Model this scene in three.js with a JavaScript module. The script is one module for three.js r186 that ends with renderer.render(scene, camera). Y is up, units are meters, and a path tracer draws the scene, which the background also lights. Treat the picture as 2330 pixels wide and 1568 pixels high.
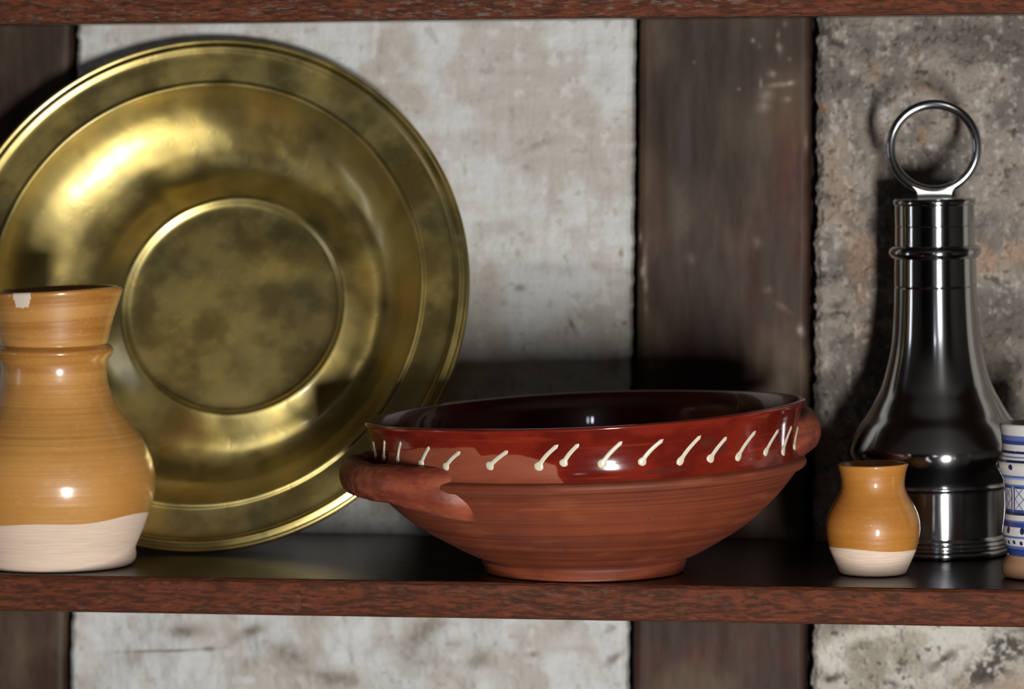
import * as THREE from 'three';
import { mergeGeometries } from 'three/addons/utils/BufferGeometryUtils.js';
import { RectAreaLightUniformsLib } from 'three/addons/lights/RectAreaLightUniformsLib.js';

// ------------------------------------------------------------------ camera, lights, exposure
// origin: on the lower shelf's top surface, where it meets the wall face (z = 0); x right, y up, z towards the room
const scene = new THREE.Scene();
scene.background = new THREE.Color(0x000000);
const renderer = new THREE.WebGLRenderer({ antialias: true });
renderer.toneMapping = THREE.LinearToneMapping;
renderer.toneMappingExposure = 1.0;
renderer.shadowMap.enabled = true;

const PW = 2330, PH = 1568, FOCAL = 9880;             // photo pixels
const YAW = THREE.MathUtils.degToRad(8.5), PITCH = Math.atan(684 / 9880), ROLL = THREE.MathUtils.degToRad(-0.2);
const camera = new THREE.PerspectiveCamera(2 * Math.atan(PH / 2 / FOCAL) * 180 / Math.PI, PW / PH, 0.1, 20);
camera.position.set(2.6 * Math.sin(YAW), 0.324, 0.25 + 2.6 * Math.cos(YAW));
camera.rotation.order = 'YXZ';
camera.rotation.set(-PITCH, YAW, ROLL);
camera.focus = 2.56;
camera.userData.fStop = 8.5;
scene.add(camera);
camera.updateMatrixWorld();

RectAreaLightUniformsLib.init();
const ZF0 = 3.6;
const LAMP = { at: new THREE.Vector3(0.72, -0.19, 2.05), aim: new THREE.Vector3(-0.02, 0.12, 0.1), w: 0.15, h: 0.44, power: 212, color: 0xfffdfa };
const lampLight = new THREE.RectAreaLight(LAMP.color, LAMP.power, LAMP.w, LAMP.h);
lampLight.position.copy(LAMP.at); lampLight.lookAt(LAMP.aim); lampLight.castShadow = true;
scene.add(lampLight);
const WIN = { x: -1.66, y: 0.10, z: 0.78, w: 0.13, h: 0.62, power: 4.0, color: 0xeef3ff };
const HIGH = { x: 0.16, y: 0.70, z: ZF0 - 0.06, w: 0.08, h: 0.10, gap: 0.15, power: 24, color: 0xf3f5ff };
for (const k of [0, 1]) {
  const l = new THREE.RectAreaLight(HIGH.color, HIGH.power * (k ? 0.45 : 1), HIGH.w, HIGH.h);
  l.position.set(HIGH.x + k * HIGH.gap, HIGH.y, HIGH.z); l.lookAt(HIGH.x + k * HIGH.gap, HIGH.y, 0); l.castShadow = true; scene.add(l);
}
const windowLight = new THREE.RectAreaLight(WIN.color, WIN.power, WIN.w, WIN.h);
windowLight.position.set(WIN.x, WIN.y, WIN.z); windowLight.lookAt(0, 0.1, WIN.z); windowLight.castShadow = true;
scene.add(windowLight);

// ------------------------------------------------------------------ helpers
const V3 = (x, y, z) => new THREE.Vector3(x, y, z);
const D2R = Math.PI / 180;
let seed = 12345;
const rnd = () => { seed = (seed * 1664525 + 1013904223) >>> 0; return seed / 4294967296; };
const clamp = (x, a = 0, b = 1) => Math.min(b, Math.max(a, x));
const sstep = (a, b, x) => { const t = clamp((x - a) / (b - a)); return t * t * (3 - 2 * t); };
const lerp = (a, b, t) => a + (b - a) * t;
const mix3 = (a, b, t) => [lerp(a[0], b[0], t), lerp(a[1], b[1], t), lerp(a[2], b[2], t)];
// value noise
const TAB = new Float32Array(65536);
for (let i = 0; i < 65536; i++) TAB[i] = rnd();
const hash2 = (x, y) => TAB[((x * 73 + y * 7919 + ((x * y) & 1023) * 31) & 65535)];
function vn(x, y) {
  const xi = Math.floor(x), yi = Math.floor(y); let fx = x - xi, fy = y - yi;
  fx = fx * fx * (3 - 2 * fx); fy = fy * fy * (3 - 2 * fy);
  const a = hash2(xi, yi), b = hash2(xi + 1, yi), c = hash2(xi, yi + 1), d = hash2(xi + 1, yi + 1);
  return a + (b - a) * fx + (c - a) * fy + (a - b - c + d) * fx * fy;
}
function fbm(x, y, o = 4, g = 0.5) {
  let s = 0, a = 1, n = 0;
  for (let i = 0; i < o; i++) { s += a * vn(x + i * 17.3, y - i * 9.7); n += a; a *= g; x = x * 2.03 + y * 0.21; y = y * 2.03 - x * 0.05; }
  return s / n;
}
// textures: f(u, v) gives [r, g, b] in sRGB 0..255 (colour) or one number 0..1 (data); v = 0 is the bottom
function colorTex(w, h, f) {
  const d = new Uint8Array(w * h * 4);
  for (let j = 0; j < h; j++) for (let i = 0; i < w; i++) {
    const c = f((i + 0.5) / w, (j + 0.5) / h), k = (j * w + i) * 4;
    d[k] = clamp(c[0], 0, 255); d[k + 1] = clamp(c[1], 0, 255); d[k + 2] = clamp(c[2], 0, 255); d[k + 3] = 255;
  }
  return finishTex(new THREE.DataTexture(d, w, h, THREE.RGBAFormat), true);
}
function dataTex(w, h, f) {
  const d = new Uint8Array(w * h * 4);
  for (let j = 0; j < h; j++) for (let i = 0; i < w; i++) {
    const c = clamp(f((i + 0.5) / w, (j + 0.5) / h)) * 255, k = (j * w + i) * 4;
    d[k] = d[k + 1] = d[k + 2] = c; d[k + 3] = 255;
  }
  return finishTex(new THREE.DataTexture(d, w, h, THREE.RGBAFormat), false);
}
function finishTex(t, srgb) {
  t.wrapS = t.wrapT = THREE.RepeatWrapping; t.magFilter = THREE.LinearFilter; t.minFilter = THREE.LinearFilter;
  if (srgb) t.colorSpace = THREE.SRGBColorSpace;
  t.needsUpdate = true; return t;
}
const mat = (o) => new THREE.MeshPhysicalMaterial(Object.assign({ side: THREE.DoubleSide }, o));

const used = {};
const numbered = (n) => { const k = used[n] = (used[n] ?? -1) + 1; return k ? `${n}_${String(k).padStart(3, '0')}` : n; };
function part(name, geometry, material, parent, label) {
  const m = new THREE.Mesh(geometry, material); m.name = name; m.castShadow = m.receiveShadow = true;
  if (label) m.userData.label = label;
  parent.add(m); return m;
}
function thing(name, label, category, at = [0, 0, 0], group) {
  const g = new THREE.Group(); g.name = numbered(name); g.position.set(...at);
  g.userData = { label, category }; if (group) g.userData.group = group;
  scene.add(g); return g;
}
function structure(name, label) {
  const g = new THREE.Group(); g.name = name; g.userData = { kind: 'structure', label, category: name.split('_')[0] };
  scene.add(g); return g;
}
function boxGeo(x0, x1, y0, y1, z0, z1) {
  const g = new THREE.BoxGeometry(x1 - x0, y1 - y0, z1 - z0); g.translate((x0 + x1) / 2, (y0 + y1) / 2, (z0 + z1) / 2); return g;
}
// grid surface from f(i, j) -> {p:[x,y,z], uv:[u,v]}
function gridGeo(nu, nv, f, flip = false) {
  const pos = new Float32Array(nu * nv * 3), uv = new Float32Array(nu * nv * 2), idx = [];
  for (let j = 0; j < nv; j++) for (let i = 0; i < nu; i++) {
    const r = f(i, j), k = j * nu + i;
    pos.set(r.p, k * 3); uv.set(r.uv, k * 2);
    if (i < nu - 1 && j < nv - 1) { const a = k, b = k + 1, c = k + nu, d = k + nu + 1; flip ? idx.push(a, c, b, b, c, d) : idx.push(a, b, c, b, d, c); }
  }
  const g = new THREE.BufferGeometry();
  g.setAttribute('position', new THREE.BufferAttribute(pos, 3)); g.setAttribute('uv', new THREE.BufferAttribute(uv, 2));
  g.setIndex(idx); g.computeVertexNormals(); return g;
}
// smooth curve through [r, h] points given in millimetres; a point with a third entry is a corner
function profile(pts, per = 7) {
  const out = []; let run = [];
  const flush = () => {
    if (run.length < 2) return;
    const c = new THREE.SplineCurve(run.map((p) => new THREE.Vector2(p[0], p[1])));
    const n = (run.length - 1) * per;
    for (let i = out.length ? 1 : 0; i <= n; i++) { const q = c.getPoint(i / n); out.push([Math.max(q.x, 0) / 1000, q.y / 1000]); }
  };
  for (const p of pts) { run.push(p); if (p[2]) { flush(); run = [p]; } }
  flush(); return out;
}
// surface of revolution; angle 0 = +x, 90 degrees = +z (front); seam at the back; a -> b are rows, moved by wob(angle) rows
function revolve(prof, seg, warp, lo = null, hi = null, vRange = null) {
  const N = prof.length - 1;
  const rows = Math.max(2, Math.round(((hi ? hi(0) : N) - (lo ? lo(0) : 0))) + 1);
  const h0 = vRange ? vRange[0] : 0, h1 = vRange ? vRange[1] : 1;
  const seamless = gridGeo(seg + 1, rows, (i, j) => {
    const u = i / seg, ph = -Math.PI / 2 + u * 2 * Math.PI;
    const a = lo ? lo(i === seg ? -Math.PI / 2 : ph) : 0, b = hi ? hi(i === seg ? -Math.PI / 2 : ph) : N;
    const t = clamp(lerp(a, b, j / (rows - 1)), 0, N), k = Math.min(N - 1, Math.floor(t)), f = t - k;
    let r = lerp(prof[k][0], prof[k + 1][0], f), y = lerp(prof[k][1], prof[k + 1][1], f);
    const v = vRange ? (y - h0) / (h1 - h0) : t / N;
    let p = [r * Math.cos(ph), y, r * Math.sin(ph)];
    if (warp) p = warp(p, i === seg ? -Math.PI / 2 : ph, r, y);
    return { p, uv: [u, v] };
  }, true);
  const nor = seamless.attributes.normal, w = seg + 1;
  for (let j = 0; j < rows; j++) {           // same normals on both sides of the seam
    const a = j * w, b = j * w + seg, n = V3(nor.getX(a) + nor.getX(b), nor.getY(a) + nor.getY(b), nor.getZ(a) + nor.getZ(b)).normalize();
    nor.setXYZ(a, n.x, n.y, n.z); nor.setXYZ(b, n.x, n.y, n.z);
  }
  return seamless;
}
// tube with an elliptical section along points: half-width a (sideways), half-height b (along up) at each point
function sweep(points, sect, up, seg = 20, caps = true) {
  const n = points.length;
  const g = gridGeo(seg + 1, n + (caps ? 2 : 0), (i, j) => {
    let jj = caps ? clamp(j - 1, 0, n - 1) : j; const cap = caps && (j === 0 || j === n + 1);
    const p = points[jj], q0 = points[Math.max(0, jj - 1)], q1 = points[Math.min(n - 1, jj + 1)];
    const t = q1.clone().sub(q0).normalize(), U = typeof up === 'function' ? up(p) : up;
    const s = new THREE.Vector3().crossVectors(t, U).normalize(), w = new THREE.Vector3().crossVectors(s, t);
    const [a, b] = cap ? [0, 0] : sect(jj / (n - 1)); const an = i / seg * 2 * Math.PI;
    const o = p.clone().addScaledVector(s, Math.cos(an) * a).addScaledVector(w, Math.sin(an) * b);
    return { p: [o.x, o.y, o.z], uv: [i / seg, jj / (n - 1)] };
  });
  return g;
}
// photo pixel -> point on the wall face (a direction, and the wall gives the distance)
function onWall(px, py) {
  const d = V3((px - PW / 2) / FOCAL, -(py - PH / 2) / FOCAL, -1).applyQuaternion(camera.quaternion);
  const t = -camera.position.z / d.z; return camera.position.clone().addScaledVector(d, t);
}

// ------------------------------------------------------------------ room shell (mostly out of frame)
const FLOOR = -1.45, CEIL = 0.95, XL = -1.7, XR = 1.7, ZF = ZF0;
const roomMat = mat({ color: 0x332f2a, roughness: 0.9, bumpScale: 0.002, bumpMap: dataTex(256, 256, (u, v) => fbm(u * 12, v * 12, 4)) });
const floorMat = mat({ color: 0x3a2c22, roughness: 0.7, bumpScale: 0.002, bumpMap: roomMat.bumpMap });
{
  const f = structure('floor', 'dark stone floor of the cottage room'); part('floor_slab', boxGeo(XL - 0.1, XR + 0.1, FLOOR - 0.1, FLOOR, -0.3, ZF + 0.1), floorMat, f);
  const c = structure('ceiling', 'low dark plaster ceiling of the room'); part('ceiling_slab', boxGeo(XL - 0.1, XR + 0.1, CEIL, CEIL + 0.1, -0.3, ZF + 0.1), roomMat, c);
  const r = structure('wall_right', 'dim plaster side wall on the right'); part('wall_slab', boxGeo(XR, XR + 0.1, FLOOR, CEIL, -0.3, ZF + 0.1), roomMat, r);
  const b = structure('wall_front', 'dim plaster wall facing the shelves'); const hx0 = HIGH.x - HIGH.w / 2 - 0.02, hx1 = HIGH.x + HIGH.gap + HIGH.w / 2 + 0.02, hy0 = HIGH.y - HIGH.h / 2 - 0.02, hy1 = HIGH.y + HIGH.h / 2 + 0.02;
  part('wall_slab', mergeGeometries([boxGeo(XL, XR, FLOOR, hy0, ZF, ZF + 0.1), boxGeo(XL, XR, hy1, CEIL, ZF, ZF + 0.1), boxGeo(XL, hx0, hy0, hy1, ZF, ZF + 0.1), boxGeo(hx1, XR, hy0, hy1, ZF, ZF + 0.1)]), roomMat, b);
  const w2 = structure('window_2', 'small high window of two panes facing the shelves'), fr2 = mat({ color: 0x33261c, roughness: 0.6 });
  const mid = HIGH.x + HIGH.gap / 2;
  part('window_frame', mergeGeometries([boxGeo(hx0, hx1, hy0, hy0 + 0.02, ZF, ZF + 0.06), boxGeo(hx0, hx1, hy1 - 0.02, hy1, ZF, ZF + 0.06), boxGeo(hx0, hx0 + 0.02, hy0 + 0.02, hy1 - 0.02, ZF, ZF + 0.06), boxGeo(hx1 - 0.02, hx1, hy0 + 0.02, hy1 - 0.02, ZF, ZF + 0.06), boxGeo(mid - 0.02, mid + 0.02, hy0 + 0.02, hy1 - 0.02, ZF, ZF + 0.06)]), fr2, w2);
  for (const [p0, p1] of [[hx0 + 0.02, mid - 0.02], [mid + 0.02, hx1 - 0.02]]) part('pane', boxGeo(p0, p1, hy0 + 0.02, hy1 - 0.02, ZF + 0.04, ZF + 0.045), mat({ color: 0x9aa0a6, roughness: 0.4, emissive: HIGH.color, emissiveIntensity: 0.5 }), w2, 'bright pane of daylit glass');
  // left wall with a small window opening
  const l = structure('wall_left', 'dim plaster side wall with a small window');
  const y0 = WIN.y - WIN.h / 2 - 0.02, y1 = WIN.y + WIN.h / 2 + 0.02, z0 = WIN.z - WIN.w / 2 - 0.02, z1 = WIN.z + WIN.w / 2 + 0.02;
  part('wall_slab', mergeGeometries([boxGeo(XL - 0.1, XL, FLOOR, y0, -0.3, ZF + 0.1), boxGeo(XL - 0.1, XL, y1, CEIL, -0.3, ZF + 0.1), boxGeo(XL - 0.1, XL, y0, y1, -0.3, z0), boxGeo(XL - 0.1, XL, y0, y1, z1, ZF + 0.1)]), roomMat, l);
  const w = structure('window_1', 'small daylit side window in a dark frame');
  const fr = mat({ color: 0x33261c, roughness: 0.6 });
  part('window_frame', mergeGeometries([boxGeo(XL - 0.06, XL, y0, y0 + 0.02, z0, z1), boxGeo(XL - 0.06, XL, y1 - 0.02, y1, z0, z1), boxGeo(XL - 0.06, XL, y0 + 0.02, y1 - 0.02, z0, z0 + 0.02), boxGeo(XL - 0.06, XL, y0 + 0.02, y1 - 0.02, z1 - 0.02, z1)]), fr, w);
  part('pane', boxGeo(XL - 0.05, XL - 0.045, y0 + 0.02, y1 - 0.02, z0 + 0.02, z1 - 0.02), mat({ color: 0x9aa0a6, roughness: 0.4, emissive: WIN.color, emissiveIntensity: 0.5 }), w, 'bright pane of daylit glass');
}

// ------------------------------------------------------------------ the timber framed wall behind the shelves
// joints between plaster and timber follow the photograph (top and bottom of each edge)
const edge = (a, b) => { const A = onWall(...a), B = onWall(...b); return (y) => lerp(A.x, B.x, (y - A.y) / (B.y - A.y)); };
const eLpost = edge([166, 60], [152, 1560]), eMleft = edge([1446, 50], [1430, 1560]), eMright = edge([1851, 50], [1839, 1560]);
const wall = structure('wall_back', 'old timber framed wall with rough white plaster panels between brown posts');
part('wall_core', boxGeo(XL, XR, FLOOR, CEIL, -0.3, -0.022), mat({ color: 0x1c1813, roughness: 1 }), wall, 'dark backing seen only in the gaps');

const DX0 = -0.42, DX1 = 0.44, DY0 = -0.16, DY1 = 0.40;     // the stretch that the photograph sees
function axisSteps(a, b, da, db, fine, coarse) {
  const s = []; let x = a;
  while (x < b - 1e-6) { s.push(x); x += (x >= da - 1e-6 && x < db) ? fine : Math.min(coarse, x < da ? Math.max(da - x, fine) : coarse); }
  s.push(b); return s;
}
const YS = axisSteps(FLOOR, CEIL, DY0, DY1, 0.0016, 0.05);
function wallPiece(name, left, right, nFine, relief, ragged, material, label) {
  const g = gridGeo(nFine + 3, YS.length, (i, j) => {
    const y = YS[j], k = i - 1, t = clamp(k / nFine);
    const a = left(y) + ragged(y, 0), b = right(y) - ragged(y, 1);
    const x = lerp(a, b, t); let z = relief(x, y, Math.min(x - a, b - x));
    if (k < 0 || k > nFine) z = -0.021;
    return { p: [x, y, z], uv: [(x - DX0) / (DX1 - DX0), (y - DY0) / (DY1 - DY0)] };
  });
  return part(name, g, material, wall, label);
}
// blotches given at photo pixels: [px, py, half-width px, half-height px, turn deg, amount]
function blotches(list) {
  const L = list.map(([x, y, rx, ry, tn, am]) => { const p = onWall(x, y); return [p.x, p.y, rx / 3480, ry / 3480, Math.cos(tn * D2R), Math.sin(tn * D2R), am]; });
  return (x, y) => {
    let s = 0;
    for (const [cx, cy, rx, ry, c, n, am] of L) {
      const dx = x - cx, dy = y - cy; if (Math.abs(dx) > 2 * (rx + ry) || Math.abs(dy) > 2 * (rx + ry)) continue;
      const a = (dx * c + dy * n) / rx, b = (-dx * n + dy * c) / ry, q = a * a + b * b; if (q < 4) s += am * Math.exp(-q * 1.4);
    }
    return s;
  };
}
const dirtL = blotches([[418, 1437, 48, 20, 5, .75], [565, 1440, 50, 16, 25, .7], [655, 1490, 60, 30, -20, .65], [760, 1545, 90, 18, -8, .55], [960, 1440, 60, 30, 40, .7], [930, 1500, 50, 40, 0, .4], [380, 1482, 120, 4, 3, .75], [472, 1479, 12, 7, 0, .8], [300, 1500, 30, 30, 20, .35], [1090, 1500, 50, 25, 30, .5], [1210, 1490, 16, 9, 10, .6], [1395, 1500, 30, 10, 35, .6], [1290, 1420, 40, 15, 40, .35], [1385, 1435, 18, 8, 30, .5],
  [1180, 655, 16, 9, 0, .55], [1300, 740, 6, 22, 25, .75], [1210, 335, 40, 10, 25, .35], [1195, 380, 12, 8, 0, .45], [1412, 575, 6, 12, 0, .7], [1420, 735, 8, 7, 0, .6], [1370, 170, 30, 30, 0, .2], [1180, 810, 60, 30, 0, .2], [1130, 870, 40, 30, 0, .25], [1400, 830, 50, 20, 30, .3], [1130, 520, 80, 25, 15, .2], [1250, 610, 90, 20, -5, .2]]);
const whiteL = blotches([[850, 100, 9, 50, -8, .9], [1120, 75, 20, 12, 0, .7], [1010, 350, 10, 16, 0, .7], [1120, 360, 8, 12, 0, .5], [1260, 265, 10, 10, 0, .5], [1210, 590, 25, 16, 0, .5], [1345, 700, 8, 8, 0, .5], [1255, 530, 14, 30, 0, .35], [1340, 130, 14, 8, 0, .5], [1290, 135, 12, 6, 0, .4], [460, 1410, 60, 20, 0, .4], [1300, 1450, 60, 30, 0, .4], [820, 1430, 60, 25, 0, .4]]);
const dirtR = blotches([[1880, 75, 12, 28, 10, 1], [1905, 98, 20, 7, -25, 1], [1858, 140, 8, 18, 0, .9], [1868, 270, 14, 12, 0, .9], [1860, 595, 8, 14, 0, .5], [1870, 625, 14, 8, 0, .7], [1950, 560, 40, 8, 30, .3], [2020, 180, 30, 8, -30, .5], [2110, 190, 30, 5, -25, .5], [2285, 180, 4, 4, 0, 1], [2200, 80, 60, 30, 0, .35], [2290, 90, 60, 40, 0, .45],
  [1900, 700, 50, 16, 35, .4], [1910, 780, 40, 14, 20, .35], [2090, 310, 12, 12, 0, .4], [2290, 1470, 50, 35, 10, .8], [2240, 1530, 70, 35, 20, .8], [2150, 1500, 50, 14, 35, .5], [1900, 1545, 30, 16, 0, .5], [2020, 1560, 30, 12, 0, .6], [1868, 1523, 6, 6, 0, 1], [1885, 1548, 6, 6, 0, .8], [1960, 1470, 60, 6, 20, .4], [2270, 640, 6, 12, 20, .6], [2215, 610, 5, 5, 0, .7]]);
const rustR = blotches([[1866, 246, 14, 9, 0, 1.1], [2098, 310, 10, 20, 10, .7], [2085, 130, 8, 10, 0, .5], [2110, 200, 30, 8, -20, .5], [1990, 160, 10, 30, 20, .4], [1935, 480, 30, 60, 0, .25], [1900, 400, 25, 80, 0, .2]]);
const paleR = blotches([[1960, 1500, 230, 110, 0, 1.3], [2250, 1470, 260, 110, 0, 1.0]]);
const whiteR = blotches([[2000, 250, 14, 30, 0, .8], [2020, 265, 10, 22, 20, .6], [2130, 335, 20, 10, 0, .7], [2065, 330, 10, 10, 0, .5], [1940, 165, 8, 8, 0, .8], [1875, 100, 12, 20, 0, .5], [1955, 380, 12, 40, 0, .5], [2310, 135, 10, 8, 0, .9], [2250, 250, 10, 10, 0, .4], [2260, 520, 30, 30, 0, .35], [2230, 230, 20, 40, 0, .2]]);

const reliefL = (x, y, d) => {
  const rough = sstep(-0.02, -0.07, y), lum = fbm(x * 26 + 3, y * 26, 4) - 0.5;
  return -0.004 * (1 - sstep(0, 0.004, d)) + lum * lerp(0.0045, 0.012, rough) + (fbm(x * 90, y * 45 + 9, 3) - 0.5) * lerp(0.0008, 0.0022, rough) - dirtL(x, y) * 0.0014 + whiteL(x, y) * 0.0005 - 0.002;
};
const reliefR = (x, y, d) => {
  const lum = fbm(x * 20 + 40, y * 24, 4) - 0.5, gr = fbm(x * 130, y * 130 + 5, 3) - 0.5, pit = sstep(0.60, 0.75, fbm(x * 70 + 11, y * 80, 3));
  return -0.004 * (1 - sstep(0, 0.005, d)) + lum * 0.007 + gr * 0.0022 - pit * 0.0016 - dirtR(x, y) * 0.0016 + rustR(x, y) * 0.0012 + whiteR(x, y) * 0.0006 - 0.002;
};
const TW = 2048, TH = 1360;
const wx = (u) => DX0 + u * (DX1 - DX0), wy = (v) => DY0 + v * (DY1 - DY0);
const plasterL = mat({
  roughness: 0.85, bumpScale: 0.0012,
  map: colorTex(TW, TH, (u, v) => {
    const x = wx(u), y = wy(v); if (x > 0.06) return [120, 116, 108];
    const st = fbm(x * 190, y * 26, 3) * 0.5 + fbm(x * 30, y * 210 + 3, 3) * 0.5;   // brush marks both ways
    let t = sstep(0.38, 0.66, fbm(x * 34 + 2, y * 30, 5)) * 0.75 + (st - 0.5) * 1.0;
    let c = mix3([198, 198, 196], [172, 165, 154], clamp(t));
    const sp = sstep(0.62, 0.8, fbm(x * 120 + 7, y * 110, 3)); c = mix3(c, [212, 213, 213], sp * 0.45);
    const dk = sstep(0.73, 0.82, fbm(x * 160 - 7, y * 150, 2)); c = mix3(c, [130, 122, 108], dk * 0.25);
    c = mix3(c, [104, 94, 80], clamp(dirtL(x, y) * (0.6 + fbm(x * 300, y * 300, 2) * 0.8)) * 0.9);
    c = mix3(c, [216, 217, 216], clamp(whiteL(x, y)) * 0.75);
    return c;
  }),
  bumpMap: dataTex(1400, 930, (u, v) => { const x = wx(u), y = wy(v); if (x > 0.06) return 0.5; return 0.3 * fbm(x * 230, y * 40, 3) + 0.3 * fbm(x * 36, y * 260, 3) + 0.4 * fbm(x * 420, y * 420, 2); }),
});
const plasterR = mat({
  roughness: 0.8, bumpScale: 0.003,
  map: colorTex(TW, TH, (u, v) => {
    const x = wx(u), y = wy(v); if (x < 0.14) return [140, 128, 114];
    const cl = clamp(paleR(x, y) * (0.7 + 0.6 * fbm(x * 90, y * 90, 3)));      // broad paler patches low on the panel
    const n = fbm(x * 40 + 5, y * 40, 5), f = 0.6 * fbm(x * 330, y * 300, 3) + 0.4 * fbm(x * 260, y * 36, 3);
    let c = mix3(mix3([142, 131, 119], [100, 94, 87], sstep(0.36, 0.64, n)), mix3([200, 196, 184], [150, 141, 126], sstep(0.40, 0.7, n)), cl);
    c = mix3(c, [190, 186, 180], sstep(0.54, 0.70, f) * 0.5);
    c = mix3(c, [62, 54, 47], sstep(0.68, 0.80, fbm(x * 230 + 31, y * 210, 3)) * 0.6);
    c = mix3(c, [168, 122, 92], sstep(0.60, 0.8, fbm(x * 26 + 60, y * 22, 4)) * 0.4 * (1 - cl));
    c = mix3(c, [150, 88, 42], clamp(rustR(x, y)) * 0.6);
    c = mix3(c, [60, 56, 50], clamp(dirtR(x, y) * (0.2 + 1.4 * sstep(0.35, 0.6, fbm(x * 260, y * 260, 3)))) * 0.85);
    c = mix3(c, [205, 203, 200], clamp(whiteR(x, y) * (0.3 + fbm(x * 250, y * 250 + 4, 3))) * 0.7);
    return c;
  }),
  bumpMap: dataTex(1400, 930, (u, v) => { const x = wx(u), y = wy(v); if (x < 0.14) return 0.5; return 0.55 * fbm(x * 170, y * 170, 4) + 0.45 * fbm(x * 500, y * 420, 2) - 0.25 * sstep(0.66, 0.78, fbm(x * 150 + 31, y * 150, 3)); }),
});
const fleckM = blotches([[1712, 92, 6, 7, 0, .8], [1727, 106, 7, 6, 0, .5], [1772, 110, 9, 16, 10, .9], [1785, 55, 8, 10, 0, .6], [1770, 78, 6, 12, 0, .6], [1795, 135, 6, 6, 0, .6], [1755, 168, 11, 10, 0, .8], [1775, 193, 30, 7, 5, .9], [1797, 189, 12, 6, 20, .9], [1730, 190, 4, 14, 0, .7], [1745, 218, 18, 14, 0, .75], [1735, 243, 18, 14, 20, .7], [1790, 227, 10, 8, 0, .8], [1680, 203, 4, 4, 0, .9], [1578, 142, 4, 5, 0, .6], [1820, 752, 10, 18, 15, 1.1], [1745, 660, 12, 10, 0, .5], [1780, 700, 26, 8, -35, .5], [1722, 552, 14, 18, 0, .5], [1465, 600, 8, 60, 0, .7], [1455, 540, 6, 20, 0, .9], [1460, 620, 6, 14, 0, .9], [1468, 650, 6, 20, 0, .7], [1832, 325, 5, 26, 0, .8], [1470, 700, 6, 20, 0, .5], [1480, 830, 5, 20, 0, .3], [1570, 590, 16, 16, 0, .4], [1560, 500, 20, 60, 0, .3]]);
const rustM = blotches([[1800, 330, 40, 110, 0, .8], [1790, 420, 40, 90, 0, .7], [1820, 560, 30, 60, 0, .5], [1600, 1490, 60, 40, 0, .7], [1700, 1470, 40, 60, 0, .6], [1790, 1490, 40, 50, 0, .5], [1480, 1510, 40, 60, 0, .5], [1470, 150, 16, 90, 0, .4]]);
const darkM = blotches([[1600, 180, 170, 120, 0, .9], [1560, 330, 130, 110, 0, .9], [1700, 380, 90, 80, 0, .7], [1690, 100, 120, 60, 0, .8], [80, 150, 120, 150, 0, .8], [1810, 395, 10, 20, 10, .8], [1800, 450, 18, 14, 20, .7], [1665, 1500, 20, 40, 0, .6], [1580, 340, 70, 80, 0, .5], [1540, 200, 60, 60, 0, .4], [1660, 500, 60, 30, 0, .4]]);
const timber = mat({
  roughness: 0.6, specularIntensity: 0.6, bumpScale: 0.0006,
  map: colorTex(TW, TH, (u, v) => {
    const x = wx(u), y = wy(v); if (x > -0.31 && (x < 0.02 || x > 0.18)) return [60, 44, 35];
    const g = fbm(x * 44, y * 20, 4), n = fbm(x * 34 + 9, y * 18, 4);
    let c = mix3([58, 40, 29], [84, 68, 51], sstep(0.40, 0.68, n));
    c = mix3(c, [42, 27, 21], sstep(0.42, 0.68, g) * 0.4);
    c = mix3(c, [92, 48, 31], clamp(rustM(x, y)) * 0.6);
    c = mix3(c, [38, 26, 19], clamp(darkM(x, y) * (0.4 + 1.1 * fbm(x * 50, y * 40, 4))) * 0.6);
    c = mix3(c, [168, 160, 148], clamp(fleckM(x, y) * (0.35 + fbm(x * 280, y * 280, 3))) * 0.75);
    return c;
  }),
  bumpMap: dataTex(1400, 930, (u, v) => { const x = wx(u), y = wy(v); return 0.4 * fbm(x * 160, y * 30, 4) + 0.6 * fbm(x * 90, y * 70, 4); }),
});
const plainPlaster = mat({ color: 0xb0aaa0, roughness: 0.9, bumpScale: 0.002, bumpMap: roomMat.bumpMap });
const rag = (amp, s) => (y, side) => 0.0013 + amp * (fbm(y * 190 + s + side * 40, s, 3) - 0.35);
const noRag = () => 0;
wallPiece('plaster_panel', (y) => eLpost(y), (y) => eMleft(y), 300, reliefL, rag(0.0022, 3), plasterL, 'white brushed plaster panel with grey-brown stains');
wallPiece('plaster_panel', (y) => eMright(y), () => 0.46, 230, reliefR, (y, s) => (s ? 0 : rag(0.0045, 8)(y, 0)), plasterR, 'dirty grey-brown pitted plaster panel');
wallPiece('timber_post', (y) => eMleft(y) + 0.0008, (y) => eMright(y) - 0.0008, 60, (x, y, d) => -0.0035 + (fbm(x * 60, y * 12, 3) - 0.5) * 0.002 - 0.003 * (1 - sstep(0, 0.004, d)), rag(0.0006, 20), timber, 'worn dark brown timber post with pale flecks');
wallPiece('timber_post', () => -0.455, (y) => eLpost(y) - 0.0008, 50, (x, y, d) => -0.0035 + (fbm(x * 60 + 7, y * 12, 3) - 0.5) * 0.002 - 0.003 * (1 - sstep(0, 0.004, d)), rag(0.0006, 27), timber, 'dark brown timber post');
part('plaster_panel', boxGeo(XL, -0.457, FLOOR, CEIL, -0.022, -0.003), plainPlaster, wall);
part('plaster_panel', boxGeo(0.461, XR, FLOOR, CEIL, -0.022, -0.003), plainPlaster, wall);

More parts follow.
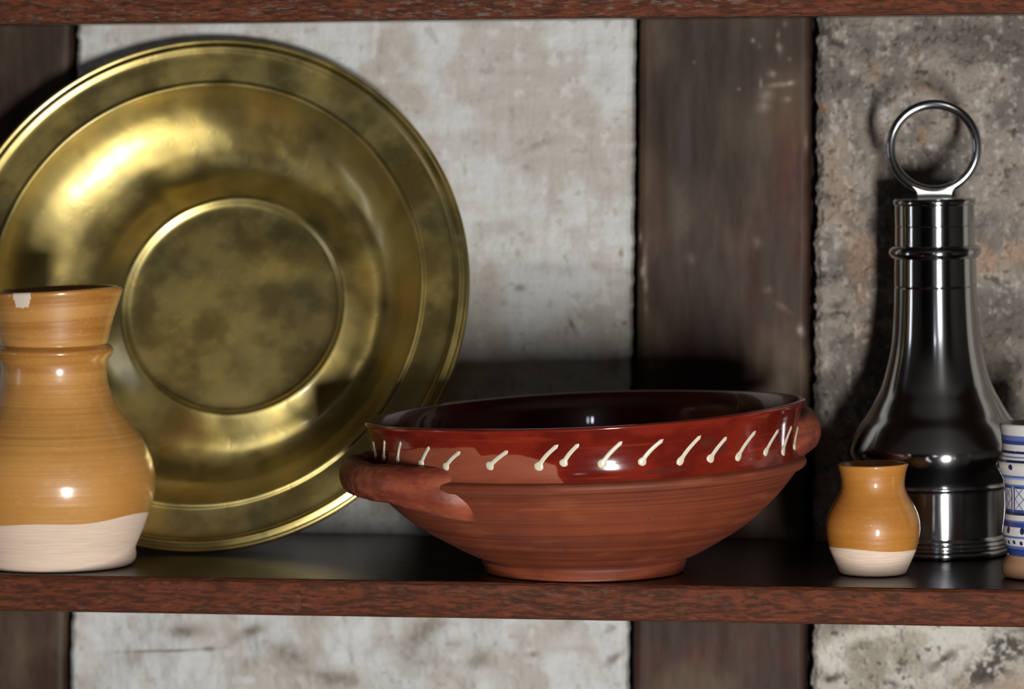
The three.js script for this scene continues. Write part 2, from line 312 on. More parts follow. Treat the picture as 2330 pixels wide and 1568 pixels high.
// ------------------------------------------------------------------ the two shelf boards
const woodEdge = (sd, grey) => mat({
  roughness: 0.75, specularIntensity: 0.35, bumpScale: 0.0006,
  map: colorTex(2048, 128, (u, v) => {
    const x = u * 0.65 + sd, y = v * 0.026, w = (fbm(x * 8, sd, 2) - 0.5) * 0.006;
    const g = fbm(x * 120, (y + w) * 1300, 4), fib = fbm(x * 190, (y + w) * 2200, 3), n = fbm(x * 7 + 3, y * 60, 3);
    let c = mix3([96, 49, 30], [66, 36, 24], sstep(0.36, 0.66, g));
    c = mix3(c, [118, 66, 42], sstep(0.58, 0.78, fbm(x * 150 + 5, (y + w) * 1300, 3)) * 0.55);
    c = mix3(c, [98, 92, 86], sstep(0.60, 0.72, fib) * sstep(0.40, 0.62, n) * grey);
    c = mix3(c, [40, 26, 22], sstep(0.6, 0.8, fbm(x * 260 - 4, y * 1600, 3)) * 0.45);
    return c;
  }),
  bumpMap: dataTex(2048, 128, (u, v) => fbm((u * 0.65 + sd) * 130, v * 40, 3)),
});
const shelfTop = mat({
  roughness: 0.3, specularIntensity: 0.7, bumpScale: 0.0004,
  map: colorTex(1024, 256, (u, v) => mix3([44, 31, 24], [26, 19, 15], fbm(u * 60, v * 70, 4))),
  bumpMap: dataTex(1024, 256, (u, v) => fbm(u * 60, v * 90, 3)),
});
function shelfBoard(label, yAt, th, sd, grey, tilt) {
  const s = thing('wooden_shelf', label, 'shelf', [0, yAt, 0]);
  const X0 = -0.78, X1 = 0.78, D = 0.25, n = 780;
  part('board', boxGeo(X0, X1, -th + 0.0004, -0.0002, 0.0045, D - 0.004), shelfTop, s, 'dark smooth board');
  // front edge: rounded, worn arrises
  const m = 16;
  const g = gridGeo(n + 1, m + 1, (i, j) => {
    const x = lerp(X0, X1, i / n), a = j / m, w1 = 0.0016 + 0.0016 * fbm(x * 70 + sd, 1, 3), w0 = 0.0014 + 0.001 * fbm(x * 40 + sd, 9, 3);
    const wob = (fbm(x * 30, a * 4 + sd, 3) - 0.5) * 0.0012, pts = [[D - 0.0045, -th], [D - w0, -th], [D, -th + w0], [D, -w1], [D - w1, -0.0003 * fbm(x * 200, 4, 2)], [D - 0.0045, 0]];
    const seq = [0, 0.4, 1, 1.3, 1.6, 2, 2.15, 2.3, 2.45, 2.6, 2.75, 3, 3.3, 3.7, 4, 4.5, 5][j], k = Math.min(4, Math.floor(seq)), f = seq - k;
    const z = lerp(pts[k][0], pts[k + 1][0], f) + (j > 1 && j < 14 ? wob : 0), y = lerp(pts[k][1], pts[k + 1][1], f);
    return { p: [x, y, z], uv: [(x - X0) / (X1 - X0) * 2.4, a] };
  });
  part('front_edge', g, woodEdge(sd, grey), s, 'worn red-brown edge grain');
  s.rotation.z = tilt; return s;
}
shelfBoard('dark wooden shelf with worn red-brown edge carrying the bowl, jug and flask', 0, 0.0222, 1.7, 0.35, 0);
shelfBoard('red-brown wooden shelf with grey weathered grain above the brass plate', 0.3388 + 0.026, 0.026, 5.2, 0.85, 0.0060);

// ------------------------------------------------------------------ brass plate leaning on the wall
{
  const R = 0.1735;
  const plate = thing('brass_plate', 'large round brass dish with a deep well leaning against the wall', 'plate');
  const lean = 19.5 * D2R, yaw = 1.0 * D2R;
  plate.rotation.order = 'YXZ'; plate.rotation.set(-lean, yaw, 0);
  // local frame: the dish faces +z, centre at the group's origin before it is set down
  const warp = (r, an, z) => {
    const x = r * Math.cos(an), y = r * Math.sin(an), t = r / R;
    let dz = (fbm(x * 26 + 5, y * 26 + 5, 3) - 0.5) * 0.0026 * sstep(0.3, 0.55, t) * (1 - sstep(0.8, 0.9, t));
    dz += (fbm(x * 9 + 1, y * 9, 2) - 0.5) * 0.003;
    const dent = (cx, cy, s, d) => d * Math.exp(-((x - cx) ** 2 + (y - cy) ** 2) / (s * s));
    dz += dent(-0.052, 0.078, 0.011, 0.0022) + dent(-0.038, 0.086, 0.012, -0.0016) + dent(-0.072, 0.075, 0.02, -0.0012) + dent(-0.02, -0.086, 0.018, 0.0010) + dent(0.03, 0.06, 0.02, -0.0008);
    const ecc = 1 - sstep(0.45, 0.8, t);                       // the middle sits a little off centre
    return [x + 0.0155 * ecc, y - 0.0040 * ecc, z + dz];
  };
  function disc(pts, seg = 220, per = 6) {
    const P = profile(pts.map(([a, b]) => [a * 1.0085 * (a < 72 ? 1.03 : a < 90 ? lerp(1.03, 1, (a - 72) / 18) : 1), b]), per);
    return gridGeo(seg + 1, P.length, (i, j) => {
      const an = (i % seg) / seg * 2 * Math.PI, p = warp(P[j][0], an, P[j][1]);
      return { p, uv: [p[0] / (2 * R) + 0.5, p[1] / (2 * R) + 0.5] };
    });
  }
  // the same aged brass all over: gold with mottled oxide
  const brassTex = (sd) => colorTex(1024, 1024, (u, v) => {
    const x = (u - 0.5) * 2 * R, y = (v - 0.5) * 2 * R, shine = 0.34;
    const n = fbm(x * 40 + sd, y * 40, 5), s = fbm(x * 160, y * 160 + sd, 3);
    let c = mix3(mix3([232, 203, 112], [190, 172, 112], shine), [156, 148, 108], shine * sstep(0.25, 0.6, n));
    c = mix3(c, [116, 122, 106], shine * sstep(0.4, 0.75, fbm(x * 28 + 9, y * 34 + sd, 4)) * 0.7);
    c = mix3(c, [138, 108, 70], shine * sstep(0.5, 0.8, fbm(x * 24 - 9 + sd, y * 24, 4)) * 0.5);
    c = mix3(c, [226, 204, 140], sstep(0.72, 0.8, s) * 0.4 * shine);
    return c;
  });
  const roughTex = (a, b, sd) => dataTex(512, 512, (u, v) => lerp(a, b, sstep(0.3, 0.7, fbm(u * 16 + sd, v * 16, 4))));
  const bumpP = dataTex(512, 512, (u, v) => { const s = fbm(u * 60, v * 60, 3); return 0.5 + 0.5 * sstep(0.70, 0.8, s) - 0.3 * sstep(0.7, 0.8, fbm(u * 80 + 9, v * 80, 2)); });
  const brassM = mat({ metalness: 1, map: brassTex(0), roughnessMap: roughTex(0.38, 0.50, 1), roughness: 1, clearcoat: 1, clearcoatRoughness: 0.2, bumpMap: bumpP, bumpScale: 0.00008 });
  part('rim', disc([[141.5, 1.6], [142.6, 1.2], [143.6, 0.2], [146, 0.2], [155, 0.9], [162, 1.4], [164.2, 2.6], [166, 3.4], [167.6, 2.6], [169.2, 1.8]]), brassM, plate, 'flat brass rim');
  part('rim_bead', disc([[169.2, 1.8], [170.6, 2.5], [172, 1.6], [172.4, 0], [171.6, -1.8], [169.8, -2.4], [168, -1.6]]), brassM, plate, 'polished rolled brass edge');
  part('well', disc([[71.2, -18.0], [72.8, -18.5], [75.5, -19.8], [82, -23.2], [88, -26.4], [92.5, -28.4], [97, -29.4], [103, -29.0], [110, -27.2], [120, -22.0], [129, -14.6], [135, -7.4], [138.4, -2.2], [139.4, -0.2], [140.4, 1.3], [141.5, 1.6]]), brassM, plate, 'deep polished well');
  part('center_disc', disc([[0.01, -21.2], [25, -21.2], [55, -21.0], [63, -20.9], [66.5, -20.4], [69.0, -18.8], [70.2, -18.1], [71.2, -18.0]]), brassM, plate, 'sunken round centre');
  part('back_face', disc([[168, -1.6], [160, -1.2], [143, -1.8], [140.0, -3.6], [136, -9.4], [130, -16.6], [121, -24.0], [110.5, -29.0], [101, -31.4], [93, -31.8], [60, -31.6], [0.01, -31.6]]), brassM, plate);
  plate.updateMatrixWorld(true);
  const bb = new THREE.Box3().setFromObject(plate, true);
  plate.position.set(-0.2285, -bb.min.y + 0.0003, -bb.min.z + 0.0035);
}

// ------------------------------------------------------------------ glazed stoneware
const amber = (hTop, sd, dark) => ({
  map: colorTex(512, 512, (u, v) => {
    const h = v * hTop, st = fbm(h * 260, u * 1.2 + sd, 4), n = fbm(u * 14 + sd, v * 10, 4);
    let c = mix3([196, 138, 62], [164, 104, 36], sstep(0.3, 0.72, st) * 0.3 + n * 0.4);
    c = mix3(c, [150, 84, 26], dark * 0.35);
    c = mix3(c, [206, 152, 80], sstep(0.66, 0.78, fbm(u * 120, v * 120, 2)) * 0.25);
    return c;
  }),
  bumpMap: dataTex(256, 512, (u, v) => fbm(v * hTop * 260, u * 1.2 + sd, 3)), bumpScale: 0.00025,
});
const glaze = (o) => mat(Object.assign({ roughness: 0.45, clearcoat: 1, clearcoatRoughness: 0.07 }, o));
const bareClay = mat({ roughness: 0.8, map: colorTex(512, 128, (u, v) => mix3([228, 206, 186], [208, 182, 160], fbm(u * 24, v * 40, 4))), bumpMap: dataTex(256, 128, (u, v) => fbm(u * 20, v * 40, 3)), bumpScale: 0.0003 });
{
  // the big jug
  const jug = thing('pottery_jug', 'large amber glazed jug with bare cream foot and chipped lip before the plate', 'jug', [-0.2985, 0, 0.190]);
  const up = 2.4;
  const outer = [[44, 0.2], [47.6, 0.5], [50.0, 3.2], [50.6, 6.4], [50.2, 10.4], [51.6, 14.4], [55.5, 23.6], [59.6, 35.5], [62.0, 43], [62.9, 50], [62.6, 57], [59.8, 68.5], [54.0, 79.5], [45.5, 90.6], [38.0, 101.6], [34.2, 112.7], [33.3, 119], [33.2, 123.7], [34.0, 127.6], [36.4, 131.4], [37.5, 134.2], [36.2, 136.6], [33.6, 138.4, 1], [34.6, 142], [36.5, 151.7], [38.9, 162.8], [40.2, 168.3], [40.8, 171.2], [40.2, 172.6], [38.8, 172.6], [37.6, 170.5], [35, 158], [31.5, 142], [29.6, 122], [34, 103], [46, 84], [56, 62], [58, 44], [50, 20], [44, 8], [0.5, 6]];
  const P = profile(outer, 6);
  let kb = 0; while (P[kb][1] < 0.0305) kb++;
  const warp = (p, ph, r, y) => {
    const t = sstep(0.130, 0.172, y), sp = Math.exp(-((((ph + 16 * D2R + Math.PI * 3) % (2 * Math.PI)) - Math.PI) ** 2) / 0.22);
    const k = 1 + (0.07 * sp * t * t) / 1 + 0.004 * Math.sin(ph * 3 + y * 30);
    return [p[0] * k, y + t * (p[0] * 0.045 - 0.001 * sp), p[2] * k];
  };
  const line = (ph) => kb + 0.9 * Math.sin(ph * 2 + 1) + 0.5 * Math.sin(ph * 5);
  const a = amber(0.172, 3, 0.1), chipPh = 103.5 * D2R;
  // lip chip: bare clay shows through
  const chip = (u, v) => { const ph = -Math.PI / 2 + u * 2 * Math.PI, dx = (ph - chipPh) * 0.040, y = v * 0.173, w = 0.0062 + (fbm(y * 400, 2, 2) - 0.5) * 0.003 - Math.max(0, 0.1665 - y) * 0.25 * (dx < 0 ? 2.4 : 0.3); return y > 0.1636 + (fbm(dx * 500, 7, 2) - 0.5) * 0.002 && Math.abs(dx) < w; };
  const body = glaze({
    map: colorTex(1024, 1024, (u, v) => {
      if (chip(u, v)) return [222, 204, 184];
      const h = v * 0.173, st = fbm(h * 300, u * 2.2, 4), n = fbm(u * 12, v * 8 + 3, 4);
      let c = mix3([194, 140, 72], [160, 102, 38], clamp(sstep(0.3, 0.72, st) * 0.6 * sstep(0.085, 0.135, h) + (st - 0.4) * 0.25 + (n - 0.3) * 0.5));
      return mix3(c, [208, 160, 92], sstep(0.68, 0.8, fbm(u * 150, v * 110, 2)) * 0.3);
    }),
    bumpMap: dataTex(256, 1024, (u, v) => fbm(v * 0.173 * 330, u * 1.5, 3)), bumpScale: 0.0006,
    roughness: 0.5, clearcoatRoughness: 0.19,
  });
  part('glazed_body', revolve(P, 160, warp, line, null, [0, 0.173]), body, jug, 'amber glazed ribbed body and neck');
  part('bare_foot', revolve(P, 160, warp, null, line, [0, 0.03]), bareClay, jug, 'unglazed cream clay foot');
}
{
  // the small pot
  const pot = thing('pottery_pot', 'tiny amber glazed pot with bare cream foot beside the steel flask', 'pot', [0.2118, 0, 0.178]);
  const P = profile([[17.5, 0.2], [19.8, 0.6], [21.0, 2.4], [23.4, 7.8], [26.0, 14.0], [27.8, 20.6], [28.7, 28.2], [27.7, 35.6], [24.8, 42.4], [21.6, 47.8], [19.9, 51.8], [19.4, 56], [20.1, 61.4], [21.1, 65.0], [21.5, 66.8], [20.7, 67.7], [19.4, 66.6], [17.6, 61], [16.8, 55], [18, 49], [23, 41], [25.6, 30], [24, 16], [19, 7], [0.5, 5]], 8);
  let kb = 0; while (P[kb][1] < 0.0162) kb++;
  const warp = (p, ph, r, y) => { const k = 1 + 0.006 * Math.sin(ph * 2 + y * 60); return [p[0] * k, y + p[0] * 0.02 * sstep(0.03, 0.06, y), p[2] * k]; };
  const line = (ph) => kb + 1.6 * Math.cos(ph - 150 * D2R) + 0.4 * Math.sin(ph * 4);
  part('glazed_body', revolve(P, 128, warp, line, null, [0, 0.068]), glaze(amber(0.068, 8, 0.6)), pot, 'glossy amber glaze');
  part('bare_foot', revolve(P, 128, warp, null, line, [0, 0.03]), bareClay, pot, 'unglazed cream clay foot');
}
{
  // blue and white vase cut by the picture's edge
  const vase = thing('painted_vase', 'small white vase painted with blue bands, dots and lattice beside the flask', 'vase', [0.3115, 0, 0.184]);
  const P = profile([[16.5, 0.2], [19.4, 0.7], [21.0, 3], [21.2, 6], [20.6, 9], [18.6, 12.2], [17.3, 14.6, 1], [17.6, 16.5], [19.3, 20.8], [20.8, 27.0], [20.9, 29.5], [20.3, 34.3], [19.6, 42], [19.8, 52], [20.6, 59.5], [22.7, 63.8], [24.6, 68.2], [24.4, 70.4], [22.8, 73.2], [21.3, 78.5], [21.7, 86.4], [22.6, 91.5], [22.7, 93.2], [21.8, 94.2], [20.6, 93.2], [19.6, 86], [19.2, 78], [21, 68], [18, 55], [17.5, 30], [15, 16], [0.5, 14]], 7);
  let kb = 0; while (P[kb][1] < 0.0139) kb++;
  const CW = 1400, CH = 950, cv = document.createElement('canvas'); cv.width = CW; cv.height = CH;
  const c = cv.getContext('2d'), Y = (h) => CH - h * 10;
  c.fillStyle = '#c2bfbc'; c.fillRect(0, 0, CW, CH);
  const band = (h0, h1, col) => { c.fillStyle = col; c.fillRect(0, Y(h1), CW, (h1 - h0) * 10); };
  const B1 = '#293a74', B2 = '#55649c', B3 = '#1a2348';
  band(82, 87.4, B2); band(82, 84.4, B1); band(76.6, 78.2, B3); band(74.2, 75, B2); band(71.3, 72.8, B3); band(62.0, 63.4, B2); band(60.8, 62, '#8d9ac8'); band(56.2, 57.8, B2);
  band(39.2, 41.2, B3); band(41.2, 42.4, B2); band(32.0, 36.0, B1); band(34.8, 36, B2); band(25.2, 26.6, B2); band(14, 20.4, B1); band(18.6, 20.4, B2);
  c.fillStyle = B3;
  for (let i = 0; i < 12; i++) {
    const x = (i + 0.3) * CW / 12, e = (xx, h, a, b) => { c.beginPath(); c.ellipse(xx, Y(h), a, b, 0, 0, 7); c.fill(); };
    e(x, 68.6, 15, 17); e(x + 55, 30, 16, 22); e(x + 10, 22.8, 12, 13); e(x + 68, 22.4, 12, 13);
  }
  c.strokeStyle = B2; c.lineWidth = 9;
  for (let i = 0; i < 8; i++) {                      // framed lattice panels
    const x0 = i * CW / 8 + 12, x1 = (i + 1) * CW / 8 - 12;
    c.strokeStyle = B1; c.lineWidth = 12; c.strokeRect(x0, Y(56), x1 - x0, 140);
    c.strokeStyle = B2; c.lineWidth = 6; c.beginPath(); c.moveTo(x0 + 14, Y(55)); c.lineTo(x1 - 14, Y(43)); c.moveTo(x1 - 14, Y(55)); c.lineTo(x0 + 14, Y(43)); c.stroke();
    c.beginPath(); c.moveTo((x0 + x1) / 2, Y(56)); c.lineTo(x1 - 8, Y(49)); c.lineTo((x0 + x1) / 2, Y(42)); c.lineTo(x0 + 8, Y(49)); c.closePath(); c.stroke();
  }
  const tex = new THREE.CanvasTexture(cv); tex.colorSpace = THREE.SRGBColorSpace; tex.wrapS = tex.wrapT = THREE.RepeatWrapping;
  part('painted_body', revolve(P, 96, null, () => kb, null, [0, 0.095]), glaze({ map: tex, roughness: 0.4 }), vase, 'white glaze with blue painted bands');
  part('clay_foot', revolve(P, 96, null, null, () => kb, [0, 0.03]), mat({ color: 0x9a7355, roughness: 0.75 }), vase, 'bare brown clay foot');
}

// ------------------------------------------------------------------ polished steel flask with ring
{
  const flask = thing('steel_flask', 'tall polished steel flask with a ring handle on its cap', 'flask', [0.2465, 0.0006, 0.064]);
  const scratch = dataTex(1024, 512, (u, v) => { const f = vn(u * 500, v * 9), g = vn(u * 30 + v * 900, v * 20 - u * 400); return 0.5 + (f > 0.86 ? 0.3 : 0) - (g > 0.95 ? 0.25 : 0); });
  const steel = mat({ color: 0xb4b6ba, metalness: 1, roughness: 0.15, anisotropy: 0.8, anisotropyRotation: Math.PI / 2, bumpMap: scratch, bumpScale: 0.000008 });
  const dim = (y) => y * 1;
  const mk = (name, pts, per, label) => part(name, revolve(profile(pts, per), 144, null), steel, flask, label);
  mk('base_ring', [[0.5, 1.0], [40, 0.2], [44.6, 0, 1], [45.4, 1.0], [45.4, 2.6], [44.8, 3.4, 1], [45.3, 4.6], [44.9, 6.0, 1], [45.0, 7.2], [44.4, 8.8, 1], [44.6, 10], [44.0, 11.4, 1], [43.5, 12.2, 1]], 5, 'stepped foot of thin turned rings');
  mk('body', [[43.5, 12.2, 1], [43.6, 28], [44.2, 41.6, 1], [45.8, 42.6], [46.2, 43.8], [45.6, 44.9, 1], [45.4, 45.6], [48.0, 48.8], [52.4, 54.2], [55.8, 59.8], [56.9, 65.4], [55.2, 71], [49.2, 81.9], [44.0, 89.2], [39.2, 97.9], [35.2, 106], [31.8, 117.2], [29.2, 128.4], [27.6, 139.6], [26.5, 156.4], [26.1, 168.6, 1], [25.7, 169.3, 1], [26.1, 170.0, 1], [25.8, 187.2, 1]], 7, 'flared bell shaped body');
  mk('neck_collar', [[25.8, 187.2, 1], [27.2, 187.6], [28.9, 189.6], [29.2, 191.4], [28.6, 193.3], [27, 195, 1], [25.3, 195.4, 1]], 6, 'rounded collar');
  mk('cap', [[25.3, 195.4, 1], [25.2, 207.4, 1], [24.9, 207.8, 1], [25.2, 208.2, 1], [25.2, 220.8, 1], [25.9, 221.6], [26.1, 223.4], [25.4, 224.6, 1], [24.2, 225.2], [12, 225.9], [0.5, 226.0]], 5, 'straight cap with a thin lip');
  const ringC = 257.2, rR = 27.2;
  const ring = new THREE.TorusGeometry(rR / 1000, 0.0030, 24, 128); ring.translate(0, ringC / 1000, 0);
  part('ring_handle', ring, steel, flask, 'round steel carrying ring');
  const shp = new THREE.Shape();
  shp.moveTo(-10.6, 225.4); shp.lineTo(10.6, 225.4); shp.lineTo(10.8, 229); shp.quadraticCurveTo(11.4, 231, 14, 233); shp.quadraticCurveTo(0, 226.6, -14, 233); shp.quadraticCurveTo(-11.4, 231, -10.8, 229); shp.closePath();
  const foot = new THREE.ExtrudeGeometry(shp, { depth: 5, bevelEnabled: true, bevelSize: 0.4, bevelThickness: 0.4, bevelSegments: 2, curveSegments: 10 }); foot.translate(0, 0, -2.5); foot.scale(0.001, 0.001, 0.001);
  part('ring_foot', foot, mat({ color: 0xc6c5c0, metalness: 1, roughness: 0.32 }), flask, 'flat brushed bracket under the ring');
  flask.rotation.set(0, 4 * D2R, 0.9 * D2R);
}

// ------------------------------------------------------------------ terracotta bowl with slip strokes
{
  const bowl = thing('terracotta_bowl', 'wide red-brown terracotta bowl with two lug handles and cream slip strokes', 'bowl', [0.0345, 0, 0.183]);
  const slope = (h) => (h < 0.008 ? 0 : lerp(0, 0.030, sstep(0.002, 0.055, h)) + 0.019 * sstep(0.055, 0.1, h));
  const warp = (p, ph, r, y) => {
    const k = 1 + 0.004 * Math.sin(ph * 2 + 0.7) * sstep(0.02, 0.06, y) + 0.0016 * Math.sin(ph * 5 + 2);
    return [p[0] * k, y + p[0] * slope(y) + 0.0006 * Math.sin(ph * 3 + 1) * sstep(0.05, 0.09, y), p[2] * k];
  };
  const all = profile([[55, 0.2], [60.4, 0.2], [61.4, 2.0], [62.8, 5.6], [62.9, 7.6], [62.0, 8.8, 1], [66.0, 9.8], [74, 13.4], [88, 21.2], [104, 31.4], [119, 45.0], [127.6, 55.4], [130.4, 58.8], [131.6, 60.0, 1], [134.4, 61.0], [136.2, 63.4], [135.4, 65.8], [132.4, 67.4, 1], [130.9, 70.6], [130.4, 76], [131.6, 86], [133.6, 94], [135.2, 97.6], [135.2, 99.2], [133.6, 100.0], [131.4, 99.0], [128.0, 92], [126, 80], [125.0, 70], [121, 57], [108, 41], [90, 27], [70, 17], [45, 12.5], [0.5, 12]], 7);
  const rowAt = (h, from = 0) => { let k = from; while (all[k][1] < h) k++; return k; };
  const k1 = rowAt(0.0673), kTop = rowAt(0.0985);
  // lower body: bare clay with turning marks and a few glaze runs
  const ph2u = (deg) => (deg + 90) / 360;
  const clayTex = colorTex(2048, 512, (u, v) => {
    const h = v * 0.068, x = u * 0.85;
    const tl = fbm(h * 520, x * 5, 4), n = fbm(x * 30, h * 30, 5);
    let c = mix3([128, 61, 34], [96, 40, 23], clamp(sstep(0.34, 0.68, tl) * 0.6 + (n - 0.35) * 0.8));
    c = mix3(c, [156, 86, 54], sstep(0.62, 0.8, fbm(x * 26 + 8, h * 200, 3)) * 0.35);
    c = mix3(c, [70, 32, 24], sstep(0.8, 0.9, fbm(x * 260, h * 260, 2)) * 0.25);
    return c;
  });
  const clayM = mat({ roughness: 0.58, map: clayTex, bumpMap: dataTex(512, 512, (u, v) => fbm(v * 0.066 * 620, u * 5, 4)), bumpScale: 0.0006 });
  part('lower_body', revolve(all, 240, warp, null, () => k1, [0, 0.068]), clayM, bowl, 'bare matt clay with turning lines and a foot ring');
  // upper band: glossy glaze, with an unglazed patch beside the handle
  const H0 = 0.064, H1 = 0.101;
  const bare = (u, v) => {
    const d = u * 360 - 90, h = H0 + v * (H1 - H0), w = (fbm(u * 90, v * 5, 3) - 0.5) * 0.004;
    const L = (a, b) => { const t = clamp((d - a[0]) / (b[0] - a[0])); return lerp(a[1], b[1], t); };
    const pts = [[84, 0.0645], [87.5, 0.067], [89, 0.071], [89.6, 0.078], [94, 0.0815], [99, 0.0845], [110, 0.0842], [112, 0.089], [130, 0.0872], [146, 0.083], [152, 0.064]];
    if (d < 84 || d > 152) return 0;
    let top = 0; for (let i = 0; i < pts.length - 1; i++) if (d >= pts[i][0] && d <= pts[i + 1][0]) top = L(pts[i], pts[i + 1]);
    return sstep(0.0006, -0.0006, h - top - w * 0.5);
  };
  const spots = (u, v) => { const d = u * 360 - 90, h = H0 + v * (H1 - H0); const e = (a, b, ra, rb) => (((d - a) / ra) ** 2 + ((h - b) / rb) ** 2 < 1 + (fbm(d * 2, h * 900, 2) - 0.5)) ? 1 : 0; return e(61, 0.0715, 6, 0.0016) + e(49, 0.086, 2, 0.003) + e(45, 0.081, 2.5, 0.003); };
  const bandTex = colorTex(2048, 256, (u, v) => {
    const x = u * 0.85, n = fbm(x * 40, v * 3, 4);
    let g = mix3([116, 33, 21], [92, 23, 15], sstep(0.34, 0.66, n));
    g = mix3(g, [140, 52, 30], sstep(0.6, 0.8, fbm(x * 18, v * 14 + 4, 3)) * 0.5);
    g = mix3(g, [84, 36, 30], clamp(spots(u, v)) * 0.8);
    const b = mix3([148, 76, 48], [128, 58, 36], fbm(x * 50 + 7, v * 9, 4));
    return mix3(g, b, bare(u, v));
  });
  const bandM = mat({ map: bandTex, roughnessMap: dataTex(1024, 128, (u, v) => lerp(0.12, 0.62, bare(u, v))), roughness: 1, bumpMap: dataTex(1024, 128, (u, v) => 0.6 * (1 - bare(u, v)) + 0.4 * fbm(u * 20, v * 6, 3)), bumpScale: 0.0005, specularIntensity: 1 });
  const bandG = revolve(all, 300, warp, () => k1, () => kTop, [H0, H1]);
  part('glazed_band', bandG, bandM, bowl, 'glossy red-brown glazed band');
  const innerM = glaze({ map: colorTex(512, 256, (u, v) => mix3([116, 33, 21], [92, 23, 15], sstep(0.34, 0.66, fbm(u * 30, v * 20, 4)))), roughness: 0.3, clearcoatRoughness: 0.035 });
  part('glazed_inside', revolve(all, 220, warp, () => kTop, null), innerM, bowl, 'glossy glazed inside and lip');

  // handles: flattened lugs bent round from wall to wall
  function handle(deg, half, hTip, hEnd, reach, bigEnd) {
    const n = 40, pts = [];
    for (let i = 0; i <= n; i++) {
      const s = -1 + 2 * i / n, an = (deg + half * s) * D2R, q = 1 - Math.pow(Math.abs(s), 2.4);
      const r = 0.113 + reach * Math.pow(q, 0.75), h = lerp(hEnd, hTip, Math.pow(q, 1.2));
      pts.push(V3(r * Math.cos(an), h, r * Math.sin(an)));
    }
    const g = sweep(pts, (t) => { const s = Math.abs(2 * t - 1), e = Math.pow(s, 2.5); return [lerp(0.0078, 0.0125, e), lerp(0.0108, 0.0150, e) * (1 + bigEnd * (t > 0.5 ? 0 : 1) * e)]; }, V3(0, 1, 0), 28);
    const p = g.attributes.position, v = V3(), nn = g.attributes.normal;
    for (let i = 0; i < p.count; i++) {          // thumbed, uneven
      v.fromBufferAttribute(p, i); const k = (fbm(v.x * 60 + deg, v.y * 70 + v.z * 60, 3) - 0.5) * 0.0030;
      p.setXYZ(i, v.x + nn.getX(i) * k, v.y + nn.getY(i) * k, v.z + nn.getZ(i) * k);
    }
    g.computeVertexNormals(); return g;
  }
  const handleM = mat({ roughness: 0.5, map: colorTex(512, 512, (u, v) => { let c = mix3([144, 72, 47], [112, 48, 32], sstep(0.3, 0.7, fbm(u * 14, v * 9, 5))); return mix3(c, [92, 30, 24], sstep(0.56, 0.76, fbm(u * 7 + 8, v * 14, 4)) * 0.45); }), bumpMap: dataTex(256, 256, (u, v) => fbm(u * 16, v * 40, 4)), bumpScale: 0.0007 });
  part('handle', handle(154, 36, 0.0620, 0.0580, 0.0310, 0.2), handleM, bowl, 'thumbed clay lug handle');
  part('handle', handle(-30, 32, 0.0870, 0.0780, 0.0300, 0), handleM, bowl, 'thumbed clay lug handle');

  // slip strokes: [angle, height at the blob, angle, height at the tail], degrees and millimetres
  const seen = [[157.6, 74, 158.4, 83], [150.3, 74, 147.5, 85.5], [141.6, 74.2, 138.2, 86.3], [131.1, 73.6, 126.6, 85], [122.0, 73.6, 116.3, 83.5], [108.4, 75.8, 102.3, 85.6], [94.7, 76.1, 89.0, 90.3], [88.1, 78.8, 83.7, 91], [78.4, 78.2, 72.7, 92.4], [67.8, 79, 61.9, 93], [57.4, 78.2, 51.2, 93.9], [48.2, 78.8, 42.7, 91.8], [38.6, 78, 31.8, 93.4], [26.9, 79, 20.2, 92], [16.4, 77, 10.3, 92.2], [5, 78, 0, 90]];
  for (let k = 0; k < 18; k++) { const a = -8 - k * 10.2 - rnd() * 1.5, dip = Math.cos(a * D2R) * 3.5; seen.push([a, 76 + dip, a - 5.5, 89 + dip]); }
  const slip = mat({ color: 0xd2cab2, roughness: 0.28, clearcoat: 0.6, clearcoatRoughness: 0.15 });
  const surf = (deg, hw) => {                       // point of the outer wall at angle and true height (m)
    const an = deg * D2R; let y = hw;
    for (let it = 0; it < 6; it++) { const c = 0.1325 * Math.cos(an); y = hw - c * slope(y); }
    let k = k1; while (k < kTop - 1 && all[k + 1][1] < y) k++;
    const f = clamp((y - all[k][1]) / (all[k + 1][1] - all[k][1])), r = lerp(all[k][0], all[k + 1][0], f);
    const p = warp([r * Math.cos(an), y, r * Math.sin(an)], an, r, y); return V3(...p);
  };
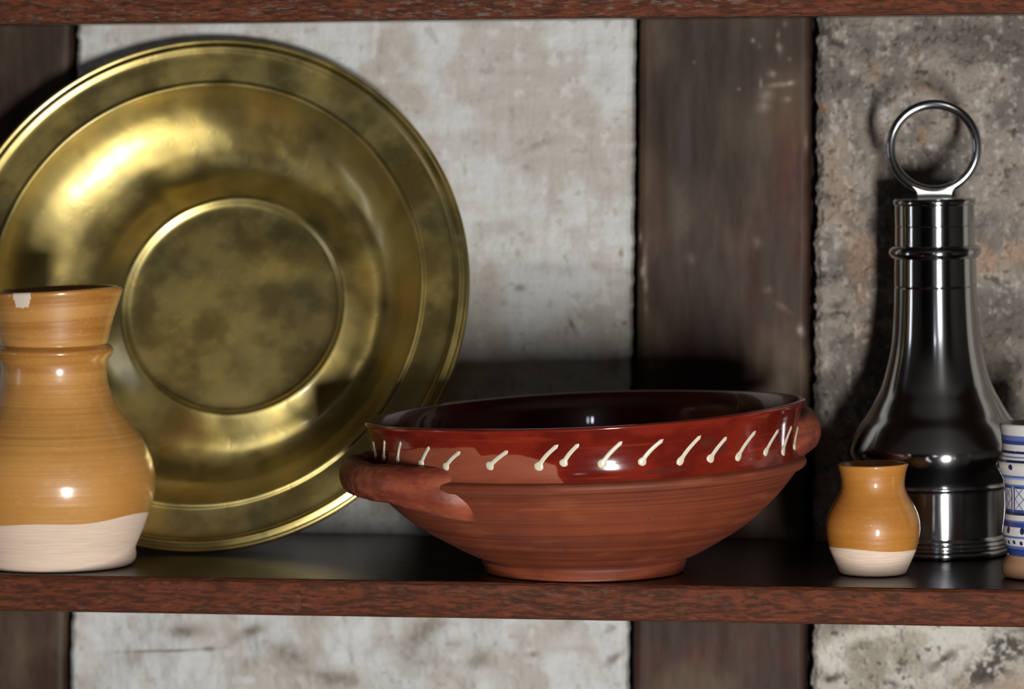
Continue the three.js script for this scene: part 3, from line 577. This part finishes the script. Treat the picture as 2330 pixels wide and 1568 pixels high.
  for (const [a0, h0, a1, h1] of seen) {
    const n = 14, pts = [], bow = 0.6 + rnd() * 0.8, fat = 0.85 + rnd() * 0.35;
    for (let i = 0; i <= n; i++) { const t = i / n, b = Math.sin(t * Math.PI) * bow; pts.push(surf(lerp(a0, a1, t) + b * 0.6, lerp(h0 - 1.2, h1, t) / 1000)); }
    const g = sweep(pts, (t) => {
      const blob = Math.sqrt(clamp(1 - ((t - 0.13) / 0.15) ** 2)), tail = Math.sqrt(clamp(1 - ((t - 0.9) / 0.1) ** 2)) * 0.0014;
      const w = Math.max(blob * 0.0026 * fat, t > 0.1 && t < 0.93 ? lerp(0.0015, 0.0012, t) : 0, tail, 0.0002);
      return [w, Math.min(0.0009, w * 0.5)];
    }, (p) => V3(p.x, 0, p.z).normalize(), 12);
    part('slip_stroke', g, slip, bowl);
  }
}

// ------------------------------------------------------------------ the lamp that lights the shelf (out of frame)
{
  const lamp = thing('panel_lamp', 'white panel lamp on a black stand in front of the shelves', 'lamp', [LAMP.at.x, FLOOR, LAMP.at.z]);
  const black = mat({ color: 0x151515, roughness: 0.5 });
  const headY = LAMP.at.y - FLOOR;
  const head = new THREE.Group(); head.name = 'lamp_head'; head.position.set(0, headY, 0); lamp.add(head);
  head.quaternion.copy(lampLight.quaternion);
  part('housing', boxGeo(-LAMP.w / 2 - 0.012, LAMP.w / 2 + 0.012, -LAMP.h / 2 - 0.012, LAMP.h / 2 + 0.012, 0.008, 0.04), black, head);
  part('diffuser', boxGeo(-LAMP.w / 2, LAMP.w / 2, -LAMP.h / 2, LAMP.h / 2, 0.004, 0.008), mat({ color: 0xffffff, roughness: 0.6, emissive: LAMP.color, emissiveIntensity: 1.5 }), head, 'glowing white diffuser');
  const pole = new THREE.CylinderGeometry(0.011, 0.011, headY - 0.1, 20); pole.translate(0, (headY - 0.1) / 2, 0.05);
  part('pole', pole, black, lamp);
  const neck = new THREE.CylinderGeometry(0.008, 0.008, 0.14, 16); neck.translate(0, headY - 0.07, 0.05); part('neck', neck, black, lamp);
  const base = new THREE.CylinderGeometry(0.13, 0.14, 0.018, 48); base.translate(0, 0.009, 0.05); part('base', base, black, lamp);
}

renderer.render(scene, camera);
